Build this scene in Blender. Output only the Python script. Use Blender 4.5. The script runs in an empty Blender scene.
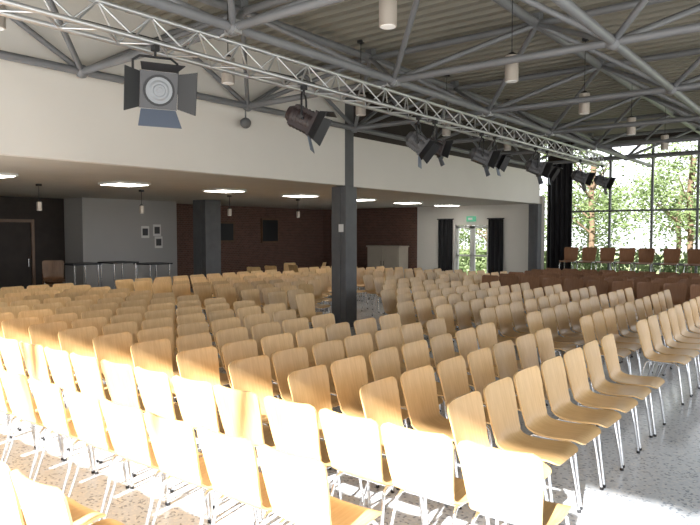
import bpy, math, random
from mathutils import Vector, Matrix
random.seed(7)
S=bpy.context.scene
S.view_settings.view_transform='Standard'
S.view_settings.look='None'
S.view_settings.exposure=0.0

# ---------------------------------------------------------------- materials
def mat(name,col,rough=.5,metal=0,emit=None,es=0,noise=None,spec=None):
    m=bpy.data.materials.new(name); m.use_nodes=True
    nt=m.node_tree; b=nt.nodes['Principled BSDF']
    b.inputs['Base Color'].default_value=(*col,1)
    b.inputs['Roughness'].default_value=rough
    b.inputs['Metallic'].default_value=metal
    if spec is not None: b.inputs['Specular IOR Level'].default_value=spec
    if emit: 
        b.inputs['Emission Color'].default_value=(*emit,1); b.inputs['Emission Strength'].default_value=es
    if noise:
        sc,amt=noise
        tc=nt.nodes.new('ShaderNodeTexCoord'); n=nt.nodes.new('ShaderNodeTexNoise'); n.inputs['Scale'].default_value=sc
        n.inputs['Detail'].default_value=5
        r=nt.nodes.new('ShaderNodeValToRGB')
        r.color_ramp.elements[0].position=.3; r.color_ramp.elements[1].position=.7
        r.color_ramp.elements[0].color=(*[c*(1-amt) for c in col],1)
        r.color_ramp.elements[1].color=(*[min(1,c*(1+amt)) for c in col],1)
        nt.links.new(tc.outputs['Object'],n.inputs['Vector']); nt.links.new(n.outputs['Fac'],r.inputs['Fac'])
        nt.links.new(r.outputs['Color'],b.inputs['Base Color'])
    return m

def wood(name,c1,c2,rough=.35):
    m=bpy.data.materials.new(name); m.use_nodes=True
    nt=m.node_tree; b=nt.nodes['Principled BSDF']; L=nt.links
    tc=nt.nodes.new('ShaderNodeTexCoord'); mp=nt.nodes.new('ShaderNodeMapping')
    mp.inputs['Scale'].default_value=(40,3,3)
    oi=nt.nodes.new('ShaderNodeObjectInfo')
    n=nt.nodes.new('ShaderNodeTexNoise'); n.inputs['Scale'].default_value=1.5; n.inputs['Detail'].default_value=6
    r=nt.nodes.new('ShaderNodeValToRGB')
    r.color_ramp.elements[0].position=.3; r.color_ramp.elements[1].position=.75
    r.color_ramp.elements[0].color=(*c1,1); r.color_ramp.elements[1].color=(*c2,1)
    mul=nt.nodes.new('ShaderNodeMapRange'); mul.inputs['To Min'].default_value=.85; mul.inputs['To Max'].default_value=1.15
    hs=nt.nodes.new('ShaderNodeHueSaturation')
    L.new(tc.outputs['Object'],mp.inputs['Vector']); L.new(mp.outputs['Vector'],n.inputs['Vector'])
    L.new(n.outputs['Fac'],r.inputs['Fac']); L.new(oi.outputs['Random'],mul.inputs['Value'])
    L.new(mul.outputs['Result'],hs.inputs['Value']); L.new(r.outputs['Color'],hs.inputs['Color'])
    L.new(hs.outputs['Color'],b.inputs['Base Color'])
    b.inputs['Roughness'].default_value=rough
    return m

M_beech=wood('beech_plywood',(.61,.38,.165),(.74,.50,.24))
M_beech_shade=wood('beech_plywood_shaded',(.26,.125,.065),(.36,.18,.09))  # same chair wood, shadow on the far rows put into a darker colour
M_chrome=mat('chrome',(.75,.76,.78),.18,1)
M_white=mat('white_plaster',(.74,.71,.66),.85,noise=(1.2,.02))
M_part=mat('grey_plaster',(.42,.41,.40),.85,noise=(1.2,.02))
M_lowceil=mat('low_ceiling_plaster',(.52,.48,.41),.9,noise=(2,.04))
M_dark=mat('dark_panel',(.035,.026,.022),.7,noise=(3,.2))
M_steel=mat('grey_painted_steel',(.17,.175,.185),.45,noise=(4,.08))
M_alu=mat('aluminium',(.62,.63,.64),.35,.8)
M_col=mat('column_grey',(.11,.113,.118),.6,noise=(5,.1))
M_black=mat('black_metal',(.018,.018,.02),.45)
M_cloth=mat('black_curtain_cloth',(.012,.012,.014),.95)
M_grey=mat('grey_lamp_body',(.085,.085,.09),.45,.2)
M_lens=mat('lens_glass',(.24,.255,.27),.4,.1)
M_flap=mat('barn_door_blue_grey',(.16,.19,.25),.4,.3)
M_red=mat('dark_red_lamp_body',(.03,.018,.018),.5)
M_pend=mat('pendant_satin',(.46,.41,.36),.4,.4)
M_panel=mat('fluorescent_panel',(1,1,1),.5,emit=(1,.95,.85),es=13)
M_frame=mat('window_frame_steel',(.14,.15,.15),.5)
M_paper=mat('paper',(.8,.8,.78),.8)
M_doorf=mat('white_door_frame',(.6,.6,.58),.5)
M_wooddoor=wood('brown_door_wood',(.10,.05,.025),(.16,.085,.045))
M_cream=mat('cream_cabinet',(.42,.37,.30),.5,noise=(3,.05))
M_green=mat('exit_sign_green',(.05,.3,.15),.5,emit=(.2,.6,.4),es=.4)
M_podium=mat('podium_dark',(.10,.07,.05),.6,noise=(3,.2))
M_bark=mat('bark',(.12,.08,.05),.9,noise=(8,.3))
M_bounce_ground=mat('bounce_ground',(.42,.40,.35),.9,noise=(2,.15))  # pale tone put in so the ground bounces warm light indoors, not green
M_lawn=mat('lawn',(.26,.32,.14),.9,noise=(2,.3))

M_deck=mat('corrugated_deck',(.24,.225,.185),.7,noise=(1.5,.08))

# terrazzo
M_floor=bpy.data.materials.new('terrazzo'); M_floor.use_nodes=True
nt=M_floor.node_tree; b=nt.nodes['Principled BSDF']; L=nt.links
tc=nt.nodes.new('ShaderNodeTexCoord')
v=nt.nodes.new('ShaderNodeTexVoronoi'); v.inputs['Scale'].default_value=60
L.new(tc.outputs['Object'],v.inputs['Vector'])
sx=nt.nodes.new('ShaderNodeSeparateColor'); L.new(v.outputs['Color'],sx.inputs['Color'])
r=nt.nodes.new('ShaderNodeValToRGB'); cr=r.color_ramp; cr.interpolation='CONSTANT'
cr.elements[0].position=0; cr.elements[0].color=(.36,.40,.47,1)
cr.elements[1].position=.12; cr.elements[1].color=(.64,.69,.76,1)
e=cr.elements.new(.5); e.color=(.69,.73,.79,1)
e=cr.elements.new(.85); e.color=(.76,.78,.81,1)
L.new(sx.outputs[0],r.inputs['Fac']); L.new(r.outputs['Color'],b.inputs['Base Color'])
b.inputs['Roughness'].default_value=.2

# brick
M_brick=bpy.data.materials.new('red_brick'); M_brick.use_nodes=True
nt=M_brick.node_tree; b=nt.nodes['Principled BSDF']; L=nt.links
g=nt.nodes.new('ShaderNodeNewGeometry'); sp=nt.nodes.new('ShaderNodeSeparateXYZ'); ad=nt.nodes.new('ShaderNodeMath')
cb=nt.nodes.new('ShaderNodeCombineXYZ'); bt=nt.nodes.new('ShaderNodeTexBrick')
L.new(g.outputs['Position'],sp.inputs[0]); L.new(sp.outputs[0],ad.inputs[0]); L.new(sp.outputs[1],ad.inputs[1])
L.new(ad.outputs[0],cb.inputs[0]); L.new(sp.outputs[2],cb.inputs[1]); L.new(cb.outputs[0],bt.inputs['Vector'])
bt.inputs['Scale'].default_value=4
bt.inputs['Color1'].default_value=(.16,.075,.055,1); bt.inputs['Color2'].default_value=(.11,.055,.042,1)
bt.inputs['Mortar'].default_value=(.20,.16,.13,1); bt.inputs['Mortar Size'].default_value=.015
L.new(bt.outputs['Color'],b.inputs['Base Color']); b.inputs['Roughness'].default_value=.9

# leaves
def leafmat(name,c1,c2):
    m=bpy.data.materials.new(name); m.use_nodes=True
    nt=m.node_tree; b=nt.nodes['Principled BSDF']; L=nt.links
    tc=nt.nodes.new('ShaderNodeTexCoord'); n=nt.nodes.new('ShaderNodeTexNoise'); n.inputs['Scale'].default_value=1.2
    r=nt.nodes.new('ShaderNodeValToRGB'); r.color_ramp.elements[0].position=.35; r.color_ramp.elements[1].position=.65
    r.color_ramp.elements[0].color=(*c1,1); r.color_ramp.elements[1].color=(*c2,1)
    L.new(tc.outputs['Object'],n.inputs['Vector']); L.new(n.outputs['Fac'],r.inputs['Fac']); L.new(r.outputs['Color'],b.inputs['Base Color'])
    b.inputs['Roughness'].default_value=.8
    t=nt.nodes.new('ShaderNodeBsdfTranslucent'); mx=nt.nodes.new('ShaderNodeMixShader'); mx.inputs[0].default_value=.4
    L.new(r.outputs['Color'],t.inputs['Color'])
    L.new(b.outputs[0],mx.inputs[1]); L.new(t.outputs[0],mx.inputs[2]); L.new(mx.outputs[0],nt.nodes['Material Output'].inputs['Surface'])
    return m
M_leaf=leafmat('leaves',(.085,.125,.045),(.17,.22,.09))

# ---------------------------------------------------------------- mesh builder
class MB:
    def __init__(s): s.v=[];s.f=[];s.mi=[];s.sm=[];s.M=Matrix.Identity(4)
    def add(s,vs,fs,mi=0,smooth=False):
        o=len(s.v)
        for p in vs: s.v.append(tuple(s.M@Vector(p)))
        for f in fs: s.f.append([i+o for i in f]); s.mi.append(mi); s.sm.append(smooth)
    def box(s,lo,hi,mi=0):
        x0,y0,z0=lo;x1,y1,z1=hi
        s.add([(x0,y0,z0),(x1,y0,z0),(x1,y1,z0),(x0,y1,z0),(x0,y0,z1),(x1,y0,z1),(x1,y1,z1),(x0,y1,z1)],
          [(0,3,2,1),(4,5,6,7),(0,1,5,4),(1,2,6,5),(2,3,7,6),(3,0,4,7)],mi)
    def tube(s,p,q,r,mi=0,n=8,r2=None):
        p=Vector(p);q=Vector(q);d=q-p
        if d.length<1e-6:return
        r2=r if r2 is None else r2
        a=d.orthogonal().normalized(); bb=d.normalized().cross(a)
        vs=[]
        for i in range(n):
            t=2*math.pi*i/n; u=a*math.cos(t)+bb*math.sin(t); vs.append(p+u*r); vs.append(q+u*r2)
        s.add(vs,[(2*i,2*((i+1)%n),2*((i+1)%n)+1,2*i+1) for i in range(n)],mi,True)
        s.add(vs,[tuple(2*i for i in range(n))[::-1],tuple(2*i+1 for i in range(n))],mi,False)
    def path(s,pts,r,mi=0,n=8):
        pts=[Vector(p) for p in pts]; vs=[];fs=[]
        prev=None
        for k,p in enumerate(pts):
            if k==0:d=pts[1]-p
            elif k==len(pts)-1:d=p-pts[-2]
            else:d=(pts[k+1]-p).normalized()+(p-pts[k-1]).normalized()
            d.normalize()
            if prev is None:a=d.orthogonal().normalized()
            else:a=(prev-d*prev.dot(d)).normalized()
            prev=a; bb=d.cross(a)
            for i in range(n):
                t=2*math.pi*i/n; vs.append(p+(a*math.cos(t)+bb*math.sin(t))*r)
        for k in range(len(pts)-1):
            for i in range(n):
                j=(i+1)%n; fs.append((k*n+i,k*n+j,(k+1)*n+j,(k+1)*n+i))
        s.add(vs,fs,mi,True)
        s.add([vs[i] for i in range(n)],[tuple(range(n))[::-1]],mi); s.add([vs[-n+i] for i in range(n)],[tuple(range(n))],mi)
    def ball(s,c,r,mi=0,n=12,m=8):
        vs=[];fs=[]
        for j in range(m+1):
            ph=math.pi*j/m
            for i in range(n):
                t=2*math.pi*i/n; vs.append((c[0]+r*math.sin(ph)*math.cos(t),c[1]+r*math.sin(ph)*math.sin(t),c[2]+r*math.cos(ph)))
        for j in range(m):
            for i in range(n): fs.append((j*n+i,(j+1)*n+i,(j+1)*n+(i+1)%n,j*n+(i+1)%n))
        s.add(vs,fs,mi,True)
    def mesh(s,name,mats):
        me=bpy.data.meshes.new(name); me.from_pydata(s.v,[],s.f)
        for m in mats: me.materials.append(m)
        me.polygons.foreach_set('material_index',s.mi); me.polygons.foreach_set('use_smooth',s.sm); me.update()
        return me
    def obj(s,name,mats,loc=(0,0,0),rot=0):
        return place(name,s.mesh(name,mats),loc,rot)
def place(name,me,loc=(0,0,0),rot=0):
    o=bpy.data.objects.new(name,me); o.location=loc; o.rotation_euler=(0,0,rot); S.collection.objects.link(o); return o
def boxobj(name,lo,hi,m):
    mb=MB(); c=[(lo[i]+hi[i])/2 for i in range(3)]
    mb.box([lo[i]-c[i] for i in range(3)],[hi[i]-c[i] for i in range(3)]); return mb.obj(name,[m],c)

# ---------------------------------------------------------------- shell
XW=-17; XF=-7.8; XE=5; YS=-3; YN=20.6; ZL=2.76; ZD=4.75
boxobj('floor',(XW-.3,YS-.2,-.15),(XE+.2,YN+.2,0),M_floor)
boxobj('pale_bounce_ground',(-60,-40,-.4),(60,70,-.16),M_bounce_ground)  # grass swapped for a pale surface, added for its warm bounce
boxobj('lawn',(-30,24.6,-.16),(30,60,-.12),M_lawn)
boxobj('wall_west',(XW-.25,YS,0),(XW,20.3,3.3),M_brick)
boxobj('wall_west_panelling',(XW+.001,YS+.05,0),(XW+.05,9.0,ZL),M_dark)
boxobj('wall_partition',(-16.15,9.0,0),(-16,12.0,ZL),M_part)
boxobj('wall_partition_return',(-16.94,9.0,0),(-16.15,9.15,ZL),M_part)
boxobj('wall_low_south',(XW,YS-.2,0),(XF,YS,3.3),M_white)
boxobj('ceiling_low',(XW,YS,ZL),(XF-.02,20.0,3.0),M_lowceil)
boxobj('wall_fascia',(XF,YS,ZL-.02),(XF+.16,9.62,ZD+.05),M_white)
boxobj('wall_fascia_north',(XF-.1,9.98,ZL-.02),(XF+.06,19.6,3.72),M_white)
boxobj('dark_recess_sheet',(XF-.35,9.98,3.73),(XF-.25,20.4,ZD+.05),M_dark)  # dark sheet added to stand in for the dark recess above the fascia
mb=MB()
mb.box((XW,20.0,0),(-12.5,20.2,3.0)); mb.obj('wall_north_brick',[M_brick])
mb=MB()
mb.box((-12.5,20.0,0),(-10.95,20.2,3.0)); mb.box((-9.65,20.0,0),(XF,20.2,3.0)); mb.box((-10.95,20.0,2.08),(-9.65,20.2,3.0)); mb.obj('wall_north_white',[M_white])
mb=MB()
for x0 in (-10.94,-10.30):
    x1=x0+.64
    mb.box((x0,20.05,0),(x0+.09,20.13,2.07)); mb.box((x1-.09,20.05,0),(x1,20.13,2.07))
    mb.box((x0,20.05,1.97),(x1,20.13,2.07)); mb.box((x0,20.05,0),(x1,20.13,.25)); mb.box((x0,20.05,1.0),(x1,20.13,1.06))
mb.tube((-10.25,20.0,.95),(-10.25,20.0,1.15),.015,0); mb.obj('door_1',[M_doorf])
mb=MB()
mb.box((-.17,-.03,-.09),(.17,.03,.09),0); mb.box((-.1,-.035,-.04),(.06,-.03,.04),1); mb.obj('exit_sign',[M_green,M_paper],(-10.3,19.96,2.3))
def curtain(name,x0,x1,y,z0,z1,amp=.05,wl=.16):
    mb=MB(); n=int((x1-x0)/wl*8); vs=[];fs=[]
    for i in range(n+1):
        x=x0+(x1-x0)*i/n; yy=y+amp*math.sin(2*math.pi*(x-x0)/wl)
        vs+=[(x,yy,z0),(x,yy,z1)]
    for i in range(n): fs.append((2*i,2*i+2,2*i+3,2*i+1))
    mb.add(vs,fs,0,True)
    vs2=[(a,b_+.02,c) for a,b_,c in vs]; mb.add(vs2,[f[::-1] for f in fs],0,True)
    mb.tube((x0-.05,y,z1),(x1+.05,y,z1),.02,1)
    mb.obj(name,[M_cloth,M_black])
curtain('door_curtain',-11.55,-10.98,19.88,.02,2.3,.035)
curtain('door_curtain',-9.62,-9.1,19.88,.02,2.3,.035)
curtain('stage_curtain',-7.72,-6.95,20.3,.02,4.1,.05)
boxobj('wall_north_pier',(XF,20.4,0),(-7.1,20.55,ZD),M_dark)
def column(x,y,w,z1,sign=False):
    mb=MB(); h=w/2
    mb.box((-h,-h,0),(h,h,z1)); mb.box((-h-.012,-h*.3,.0),(-h,h*.3,z1)); mb.box((-h-.02,-h-.02,0),(h+.02,h+.02,.1))
    mb.box((-h*.3,-h-.012,.1),(h*.3,-h,z1))
    if sign: mb.box((h*.1,-h-.022,1.85),(h*.75,-h-.012,2.0),1)
    mb.obj('steel_column',[M_col,M_paper],(x,y,0))
column(-7.8,9.8,.35,ZL-.04,True); column(-7.8,19.4,.3,ZL-.04); column(-14.6,12.0,.55,ZL)
boxobj('trim_2',(XF-.06,9.63,ZL-.03),(XF+.1,9.97,ZD-.1),M_col)
# roof deck (corrugated, ribs along X)
mb=MB(); y=YS-.3; pts=[]
while y<YN+.3:
    pts+=[(y,ZD),(y+.11,ZD),(y+.14,ZD+.07),(y+.22,ZD+.07)]; y+=.25
vs=[];fs=[]
for (yy,zz) in pts: vs+=[(XF-.9,yy,zz),(XE+.3,yy,zz)]
for i in range(len(pts)-1): fs.append((2*i,2*i+1,2*i+3,2*i+2))
mb.add(vs,fs)
mb.box((XF-.9,YS-.3,ZD+.1),(XE+.3,YN+.3,ZD+.3)); mb.obj('ceiling',[M_deck])
def window(name,axis,const,a0,a1,z0,z1,step,trans,t=.06):
    mb=MB()
    def B(a,b_,c,d,w=t):
        if axis=='x': mb.box((a,const-w/2,c),(b_,const+w/2,d))
        else: mb.box((const-w/2,a,c),(const+w/2,b_,d))
    n=max(1,round((a1-a0)/step))
    for i in range(n+1):
        a=a0+(a1-a0)*i/n; B(a-t/2,a+t/2,z0,z1,.1)
    for z in [z0]+trans+[z1]: B(a0,a1,z-t/2,z+t/2,.08)
    mb.obj(name,[M_frame])
window('window_1','x',YN,-7.1,XE,.05,4.6,1.2,[.9,2.5,4.15])
window('window_2','y',XE,YS,YN,.4,4.5,2.4,[2.5])
window('window_3','x',YS,XF,XE,.05,4.6,4.3,[],.05)
boxobj('wall_north_lintel',(XF,YN-.1,4.62),(XE,YN+.1,ZD+.1),M_dark)
boxobj('wall_east_sill',(XE-.1,YS,0),(XE+.1,YN,.4),M_white)

for y in (4.4,6.8,9.2,11.6,14.0,16.4,18.8):
    mb=MB(); mb.box((-.33,-.33,-.02),(.33,.33,0.02),0); mb.box((-.3,-.3,-.026),(.3,.3,-.02),1); mb.obj('ceiling_light_panel',[M_doorf,M_panel],(-10.6,y,ZL-.02))
# ---------------------------------------------------------------- space frame
mb=MB(); ZB=3.82; ZT=4.62
xs=[-7.5+2.75*i for i in range(5)]; ys=[-1.25+2.75*i for i in range(8)]
for x in xs: mb.tube((x,YS,ZB),(x,YN,ZB),.05,0,8)
for y in ys: mb.tube((xs[0],y,ZB),(XE,y,ZB),.045,0,8)
tx=[x+1.375 for x in xs[:-1]]; ty=[YS+.375]+[y+1.375 for y in ys]
for x in tx: mb.tube((x,YS,ZT),(x,YN,ZT),.06,0,8)
for y in ty: mb.tube((XF+.15,y,ZT),(XE,y,ZT),.05,0,8)
for x in xs:
    for y in ys:
        mb.ball((x,y,ZB),.085,0,10,6)
        for dx in (-1.375,1.375):
            for dy in (-1.375,1.375):
                X=max(x+dx,XF+.2)
                if X<XE: mb.tube((x,y,ZB),(X,min(y+dy,YN),ZT),.035,0,6)
for x in tx:
    for y in ty: mb.box((x-.06,y-.06,ZT-.06),(x+.06,y+.06,ZD+.02))
mb.obj('roof_space_frame',[M_steel])
# ---------------------------------------------------------------- lighting truss
mb=MB(); TX=-4.96; z0=3.5; z1=3.76; w=.13; ya=-2.5; yb=16.6
ch=[(TX-w,z0),(TX+w,z0),(TX,z1)]
for (x,z) in ch: mb.tube((x,ya,z),(x,yb,z),.024,0,8)
y=ya; k=0; st=.26
while y<yb-.1:
    for a,b_ in ((0,2),(1,2),(0,1)):
        p,q=(ch[a],ch[b_]) if k%2==0 else (ch[b_],ch[a])
        mb.tube((p[0],y,p[1]),(q[0],min(y+st,yb),q[1]),.010,0,6)
    y+=st;k+=1
for y in ys[1:7]:
    mb.tube((TX,y,z1),(TX+.21,y,ZB),.018,0,6)
    mb.box((TX+.13,y-.04,ZB-.07),(TX+.29,y+.04,ZB+.06))
mb.path([(TX+.05,ya,z0+.03)]+[(TX+.05+.03*math.sin(i),ya+ i*.6,z0+.04+.02*math.sin(i*2.1)) for i in range(1,31)],.014,1,6)
mb.obj('lighting_truss',[M_alu,M_black])
# ---------------------------------------------------------------- spotlights
def spot(y,aim,side=0,body=0,s=1.0,flap=3,drop=.38):
    mb=MB(); d=Vector(aim).normalized(); hz=Vector((d.x,d.y,0)).normalized(); sd=Vector((hz.y,-hz.x,0))
    c=Vector((0,0,-drop)); R=.15*s
    mb.box((-.03,-.025,-.05),(.03,.025,.0),1); mb.tube((0,0,-.1),(0,0,-.03),.012,1)
    top=Vector((0,0,-.1)); a=R+.05
    for sg in (-1,1):
        mb.path([top,top+sd*sg*a*.7,top+sd*sg*a+Vector((0,0,-.04)),c+sd*sg*a],.012,1,6)
        mb.tube(c+sd*sg*(R-.01),c+sd*sg*(a+.03),.02,1)
    rot=d.to_track_quat('Y','Z').to_matrix().to_4x4()
    mb.M=Matrix.Translation(c)@rot
    mb.box((-R*.85,-.16*s,-R*.95),(R*.85,.12*s,R*.85),0)
    mb.tube((0,-.16*s,0),(0,.12*s,0),R*1.0,0,20)
    mb.tube((0,-.24*s,0),(0,-.16*s,0),R*.55,0,20,R*.9)
    for i in range(5): mb.tube((0,(-.14+.05*i)*s,0),(0,(-.125+.05*i)*s,0),R*1.06,0,20)
    mb.box((-R*1.12,.12*s,-R*1.12),(R*1.12,.165*s,R*1.12),0)
    mb.tube((0,.165*s,0),(0,.172*s,0),R*.95,1,24)
    mb.tube((0,.172*s,0),(0,.180*s,0),R*.8,2,24)
    for rr in (.62,.42,.22): mb.tube((0,.18*s,0),(0,.18*s+(.8-rr)*.04,0),R*rr,2,24,R*rr*.8)
    for k in range(4):
        mb.M=Matrix.Translation(c)@rot@Matrix.Rotation(k*math.pi/2,4,'Y')@Matrix.Translation((0,.165*s,R*1.14))@Matrix.Rotation(math.radians(50 if k!=0 else 20),4,'X')
        wb=R*1.05;wt=R*1.3;h=.19*s
        mb.add([(-wb,0,0),(wb,0,0),(wt,h,0),(-wt,h,0),(-wb,0,.006),(wb,0,.006),(wt,h,.006),(-wt,h,.006)],
          [(0,3,2,1),(4,5,6,7),(0,1,5,4),(1,2,6,5),(2,3,7,6),(3,0,4,7)],flap if k==2 else 1)
    mb.M=Matrix.Identity(4)
    mb.obj('stage_spotlight',[M_red if body else M_grey,M_black,M_lens,M_flap],(TX+w,y,z0-.025))
spot(3.42,(.80,-.38,-.22),s=.93)
spot(5.35,(.75,.5,-.45),body=1,s=.85)
spot(7.75,(.7,.3,-.6),s=.8)
spot(8.2,(.7,.6,-.3),s=.7,body=1)
spot(9.7,(.8,.6,-.4),s=.8)
spot(10.2,(.8,.2,-.4),s=.7)
spot(12.0,(.8,.6,-.4),s=.8)
spot(12.6,(.8,.2,-.5),s=.7)
spot(14.6,(.8,.5,-.4),s=.8); spot(16.2,(.8,.4,-.4),s=.8)
mb=MB(); mb.ball((0,0,0),.085,0,16,10); mb.tube((0,0,.05),(0,0,.25),.012,0); mb.obj('ball_speaker',[M_col],(-7.5,6.95,3.55))
def pendant(x,y,z,zc,r=.08,h=.3):
    mb=MB(); mb.tube((0,0,-h/2),(0,0,h/2),r,0,20); mb.tube((0,0,h/2),(0,0,h/2+.04),r*.95,1,20,r*.3); mb.tube((0,0,h/2),(0,0,zc-z),.006,1,6)
    mb.tube((0,0,-h/2-.006),(0,0,-h/2),r*.85,2,20); mb.box((-.04,-.04,zc-z-.04),(.04,.04,zc-z),1)
    mb.obj('pendant_lamp',[M_pend,M_black,M_paper],(x,y,z))
for y in (4.7,7.3,9.95,12.6,15.3): pendant(-3.25,y,3.8,ZD+.03)
for y in (2.6,5.28,7.95,10.6,13.3): pendant(-6.0,y,3.8,ZD+.03)
for y in (2.0,4.7,9.95): pendant(-.55,y,3.8,ZD+.03)
for y in (5.97,8.2,10.7,13.2,15.6): pendant(-12.15,y,2.34,ZL,.05,.16)

# ---------------------------------------------------------------- chair
def chair_mesh(name,wm,mb=None,off=(0,0,0)):
    own=mb is None
    if own: mb=MB()
    ctrl=[(-.085,.84),(-.072,.785),(-.05,.70),(-.028,.60),(-.008,.52),(.018,.472),(.06,.447),(.12,.437),(.20,.436),(.28,.442),(.35,.447),(.395,.438),(.42,.42)]
    wid =[.214,.214,.207,.197,.188,.184,.188,.198,.206,.210,.208,.203,.196]
    P=[];W=[]
    def cm(a,b,c,d,t): return .5*((2*b)+(-a+c)*t+(2*a-5*b+4*c-d)*t*t+(-a+3*b-3*c+d)*t**3)
    n=len(ctrl)
    for i in range(n-1):
        i0=max(i-1,0);i3=min(i+2,n-1)
        for k in range(3):
            t=k/3
            P.append((cm(ctrl[i0][0],ctrl[i][0],ctrl[i+1][0],ctrl[i3][0],t),cm(ctrl[i0][1],ctrl[i][1],ctrl[i+1][1],ctrl[i3][1],t)))
            W.append(cm(wid[i0],wid[i],wid[i+1],wid[i3],t))
    P.append(ctrl[-1]);W.append(wid[-1])
    s=[0]
    for i in range(1,len(P)): s.append(s[-1]+math.hypot(P[i][0]-P[i-1][0],P[i][1]-P[i-1][1]))
    rc=.05
    for i in range(len(P)):
        dd=min(s[i],s[-1]-s[i])
        if dd<rc: W[i]-=rc-math.sqrt(max(0,rc*rc-(rc-dd)**2))
    nu=8; vs=[];rows=len(P)
    for side in (0,1):
        for i in range(rows):
            a=P[max(i-1,0)];b_=P[min(i+1,rows-1)]
            ty,tz=b_[0]-a[0],b_[1]-a[1]; l=math.hypot(ty,tz); ny,nz=-tz/l,ty/l
            k=.006 if side else -.006
            bend=.02 if P[i][1]>.5 else .008
            for j in range(nu+1):
                u=-1+2*j/nu; cv=bend*(u*u-.3)
                vs.append((u*W[i]+off[0],P[i][0]+ny*(k+cv)*1.0+off[1],P[i][1]+nz*(k+cv)+off[2]))
    fs=[];N=rows*(nu+1)
    for i in range(rows-1):
        for j in range(nu):
            a=i*(nu+1)+j
            fs.append((a,a+1,a+nu+2,a+nu+1)); fs.append((a+N,a+N+nu+1,a+N+nu+2,a+N+1))
    rim=[]
    for j in range(nu): rim.append((j,j+1))
    for i in range(rows-1): rim.append((i*(nu+1)+nu,(i+1)*(nu+1)+nu))
    for j in range(nu,0,-1): rim.append(((rows-1)*(nu+1)+j,(rows-1)*(nu+1)+j-1))
    for i in range(rows-1,0,-1): rim.append((i*(nu+1),(i-1)*(nu+1)))
    mb.add(vs,fs,0,True)
    mb.add(vs,[(b_,a,a+N,b_+N) for a,b_ in rim],0,False)
    ox,oy,oz=off
    T=lambda *p:(p[0]+ox,p[1]+oy,p[2]+oz)
    for sg in (-1,1):
        mb.path([T(sg*.212,.42,.006),T(sg*.20,.385,.25),T(sg*.187,.36,.40),T(sg*.178,.33,.424),T(sg*.172,.2,.423),T(sg*.170,.07,.424),T(sg*.176,.035,.40),T(sg*.19,.0,.25),T(sg*.208,-.085,.006)],.0105,1,8)
        mb.tube(T(sg*.212,.42,0),T(sg*.212,.42,.02),.014,2); mb.tube(T(sg*.208,-.085,0),T(sg*.208,-.085,.02),.014,2)
    mb.tube(T(-.172,.29,.421),T(.172,.29,.421),.009,1,6); mb.tube(T(-.172,.1,.421),T(.172,.1,.421),.009,1,6)
    if own: return mb.mesh(name,[wm,M_chrome,M_black])
CH=chair_mesh('chair_beech',M_beech); CB=chair_mesh('chair_beech_shaded',M_beech_shade)  # second mesh: same chair in the shade-darkened wood
def chair(x,y,rot,me=CH,z=0):
    place('wooden_chair',me,(x+random.uniform(-.012,.012),y+random.uniform(-.006,.006),z),rot+math.radians(random.uniform(-1.5,1.5)))
RX=-math.pi/2
def segd(x,y,a,b):
    p=Vector((x,y));a=Vector(a);b=Vector(b);t=max(0,min(1,(p-a).dot(b-a)/(b-a).length_squared)); return (p-(a+(b-a)*t)).length
cols=[3.5+.485*i for i in range(7)]+[7.75+.485*i for i in range(10)]+[13.4+.485*i for i in range(5)]
for k in range(17):
    x=-1.77-.645*k
    for j,y in enumerate(cols):
        if segd(x+.15,y,(-4.9,6.6),(-8.6,11.2))<.66: continue
        if j>=17 and k<8: continue
        if y>15 and k>14: continue
        chair(x,y,RX)
for i in range(14): chair(-1.27-.457*i,2.83,0)
for i in range(13): chair(-2.0-.457*i,2.18,0)
for i in range(8): chair(-2.6-.457*i,1.30,0)
for r_,y in enumerate((13.7,14.45,15.2,15.95,16.7,17.45)):
    for i in range(15):
        x=-6.6+.49*i+(r_%2)*.1
        chair(x,y,math.pi,CB)
boxobj('stage_podium',(-6.9,18.4,0),(2.5,20.1,.558),M_podium)
for x in (-6.5,-5.98,-5.46,-4.94,-4.42,-3.8,-3.2,-2.68): chair(x,18.95,math.pi,CB,.56)
for (x,y,a) in ((-13.6,12.9,.4),(-13.7,13.7,.2),(-13.5,14.5,-.1),(-14.6,15.4,1.2),(-13.9,16.3,2)): chair(x,y,a)
mb=MB()
for i in range(5): chair_mesh('',M_beech_shade,mb,(0,.03*i,.10*i))
mb.obj('stacked_chairs',[M_wooddoor,M_chrome,M_black],(-13.5,6.9,0),-2.0)
def table(x,y,w,d,h):
    mb=MB(); mb.box((-w/2,-d/2,h-.035),(w/2,d/2,h),0)
    for sx in (-1,1):
        for sy in (-1,1): mb.tube((sx*(w/2-.06),sy*(d/2-.06),0),(sx*(w/2-.06),sy*(d/2-.06),h-.03),.018,1)
        mb.tube((sx*(w/2-.06),-(d/2-.06),.2),(sx*(w/2-.06),(d/2-.06),.2),.012,1)
    mb.obj('high_table',[M_black,M_chrome],(x,y,0))
table(-14.2,7.9,.7,.7,1.12); table(-14.2,8.9,.7,.7,1.12); table(-14.2,9.9,.7,.7,1.05)
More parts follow.
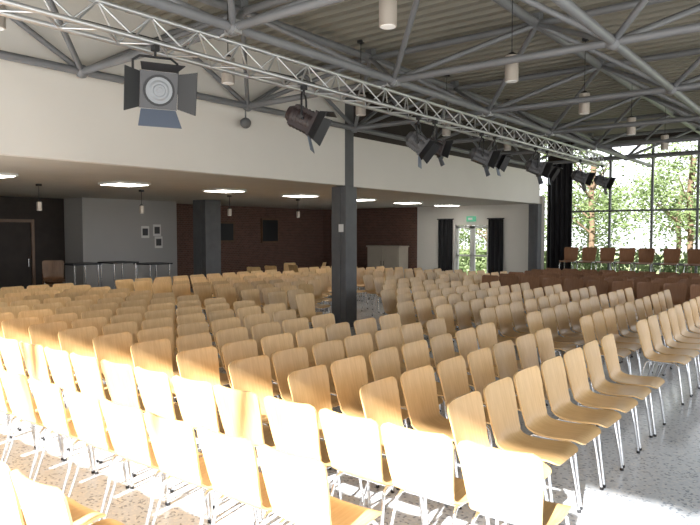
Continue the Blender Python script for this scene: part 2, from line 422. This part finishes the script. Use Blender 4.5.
# closed storage cabinet with double doors and handles
mb=MB()
mb.box((-.7,-.3,.08),(.7,.3,1.30),0); mb.box((-.74,-.34,1.30),(.74,.32,1.35),0); mb.box((-.66,-.26,0),(.66,.28,.08),1)
mb.box((-.66,-.32,.12),(-.01,-.30,1.26),0); mb.box((.01,-.32,.12),(.66,-.30,1.26),0)
mb.tube((-.06,-.34,.65),(-.06,-.34,.8),.01,1); mb.tube((.06,-.34,.65),(.06,-.34,.8),.01,1)
mb.obj('storage_cabinet',[M_cream,M_black],(-13.4,19.4,0))
for (y,wy,z0_,z1_) in ((14.6,1.1,1.5,2.2),(16.9,.9,1.45,2.35)):
    mb=MB(); mb.box((0,-wy/2,z0_),(.05,wy/2,z1_),0); mb.box((.05,-wy/2+.06,z0_+.06),(.055,wy/2-.06,z1_-.06),1); mb.obj('notice_board',[M_wooddoor,M_black],(XW+.002,y,0))
for i,(y,z) in enumerate(((10.9,1.85),(11.3,1.9),(11.35,1.55))):
    mb=MB(); mb.box((0,-.13,-.17),(.01,.13,.17)); mb.box((.01,-.09,-.1),(.012,.09,.1),1); mb.obj('wall_poster',[M_paper,M_grey],(-15.999,y,z))
mb=MB()
mb.box((0,-.55,0),(.08,-.47,2.1),0); mb.box((0,.47,0),(.08,.55,2.1),0); mb.box((0,-.55,2.1),(.08,.55,2.18),0); mb.box((0,-.47,0.01),(.04,.47,2.1),1); mb.tube((.08,.38,.95),(.08,.38,1.15),.015,2)
mb.obj('door_2',[M_wooddoor,M_dark,M_chrome],(XW+.055,7.6,0))
# ---------------------------------------------------------------- trees outside
def tree(x,y,h,R,n=3000):
    mb=MB(); mb.path([(0,0,0),(.05,.02,h*.3),(-.05,.1,h*.55),(.1,0,h*.8)],.13,1,8)
    for i in range(9):
        a=random.uniform(0,6.28); z=h*random.uniform(.25,.7); mb.tube((0,0,z),(R*.7*math.cos(a),R*.7*math.sin(a),z+h*.2),.05,1,6,.015)
    cl=[]
    for i in range(16):
        a=random.uniform(0,6.28); q=R*math.sqrt(random.random())*.85; cl.append((q*math.cos(a),q*math.sin(a),h*random.uniform(.25,1.0)))
    vs=[];fs=[]
    for i in range(n):
        c=random.choice(cl); p=Vector((random.gauss(c[0],R*.2),random.gauss(c[1],R*.2),max(.3,random.gauss(c[2],R*.17))))
        a=Vector((random.uniform(-1,1),random.uniform(-1,1),random.uniform(-.6,.6))).normalized(); b_=a.orthogonal().normalized()
        l=random.uniform(.07,.13); k=len(vs)
        vs+=[p-a*l,p+b_*l*.55,p+a*l,p-b_*l*.55]; fs.append((k,k+1,k+2,k+3))
    mb.add(vs,fs,0); mb.obj('tree',[M_leaf,M_bark],(x,y,-.119))
tree(-9.4,30,6.5,2.4); tree(-5.6,31.5,6.5,2.4); tree(-1.2,30,6,2.4); tree(-12,38,5,2.6); tree(-7.5,39,5,3); tree(-16,33,5,3)
def hedge(x0,x1,y,h):
    mb=MB(); vs=[];fs=[]
    for i in range(7000):
        p=Vector((random.uniform(x0,x1),random.gauss(0,.3),.12+random.uniform(0,h)*random.uniform(.7,1)))
        a=Vector((random.uniform(-1,1),random.uniform(-1,1),random.uniform(-1,1))).normalized(); b_=a.orthogonal().normalized(); l=.1;k=len(vs)
        vs+=[p-a*l,p+b_*l*.6,p+a*l,p-b_*l*.6]; fs.append((k,k+1,k+2,k+3))
    mb.add(vs,fs,0); mb.obj('hedge',[M_leaf],(0,y,-.12))
hedge(-16,4,25.6,1.3)
# ---------------------------------------------------------------- light
W=bpy.data.worlds.new('world'); S.world=W; W.use_nodes=True
bg=W.node_tree.nodes['Background']; bg.inputs[0].default_value=(.93,.96,1,1); bg.inputs[1].default_value=2.4
sd=bpy.data.lights.new('sun','SUN'); sd.energy=25; sd.color=(1,.97,.92); sd.angle=.02
so=bpy.data.objects.new('sun',sd); S.collection.objects.link(so)
d=Vector((-.2,1,-.60)); so.rotation_euler=d.to_track_quat('-Z','Y').to_euler(); so.location=(0,-10,12)
# ---------------------------------------------------------------- camera
cd=bpy.data.cameras.new('camera'); cd.sensor_width=36; cd.lens=36*640/700; cd.clip_start=.05
co=bpy.data.objects.new('camera',cd); S.collection.objects.link(co); S.camera=co
co.location=(0,0,1.85); co.rotation_euler=(math.radians(90-2.73),0,math.radians(38))
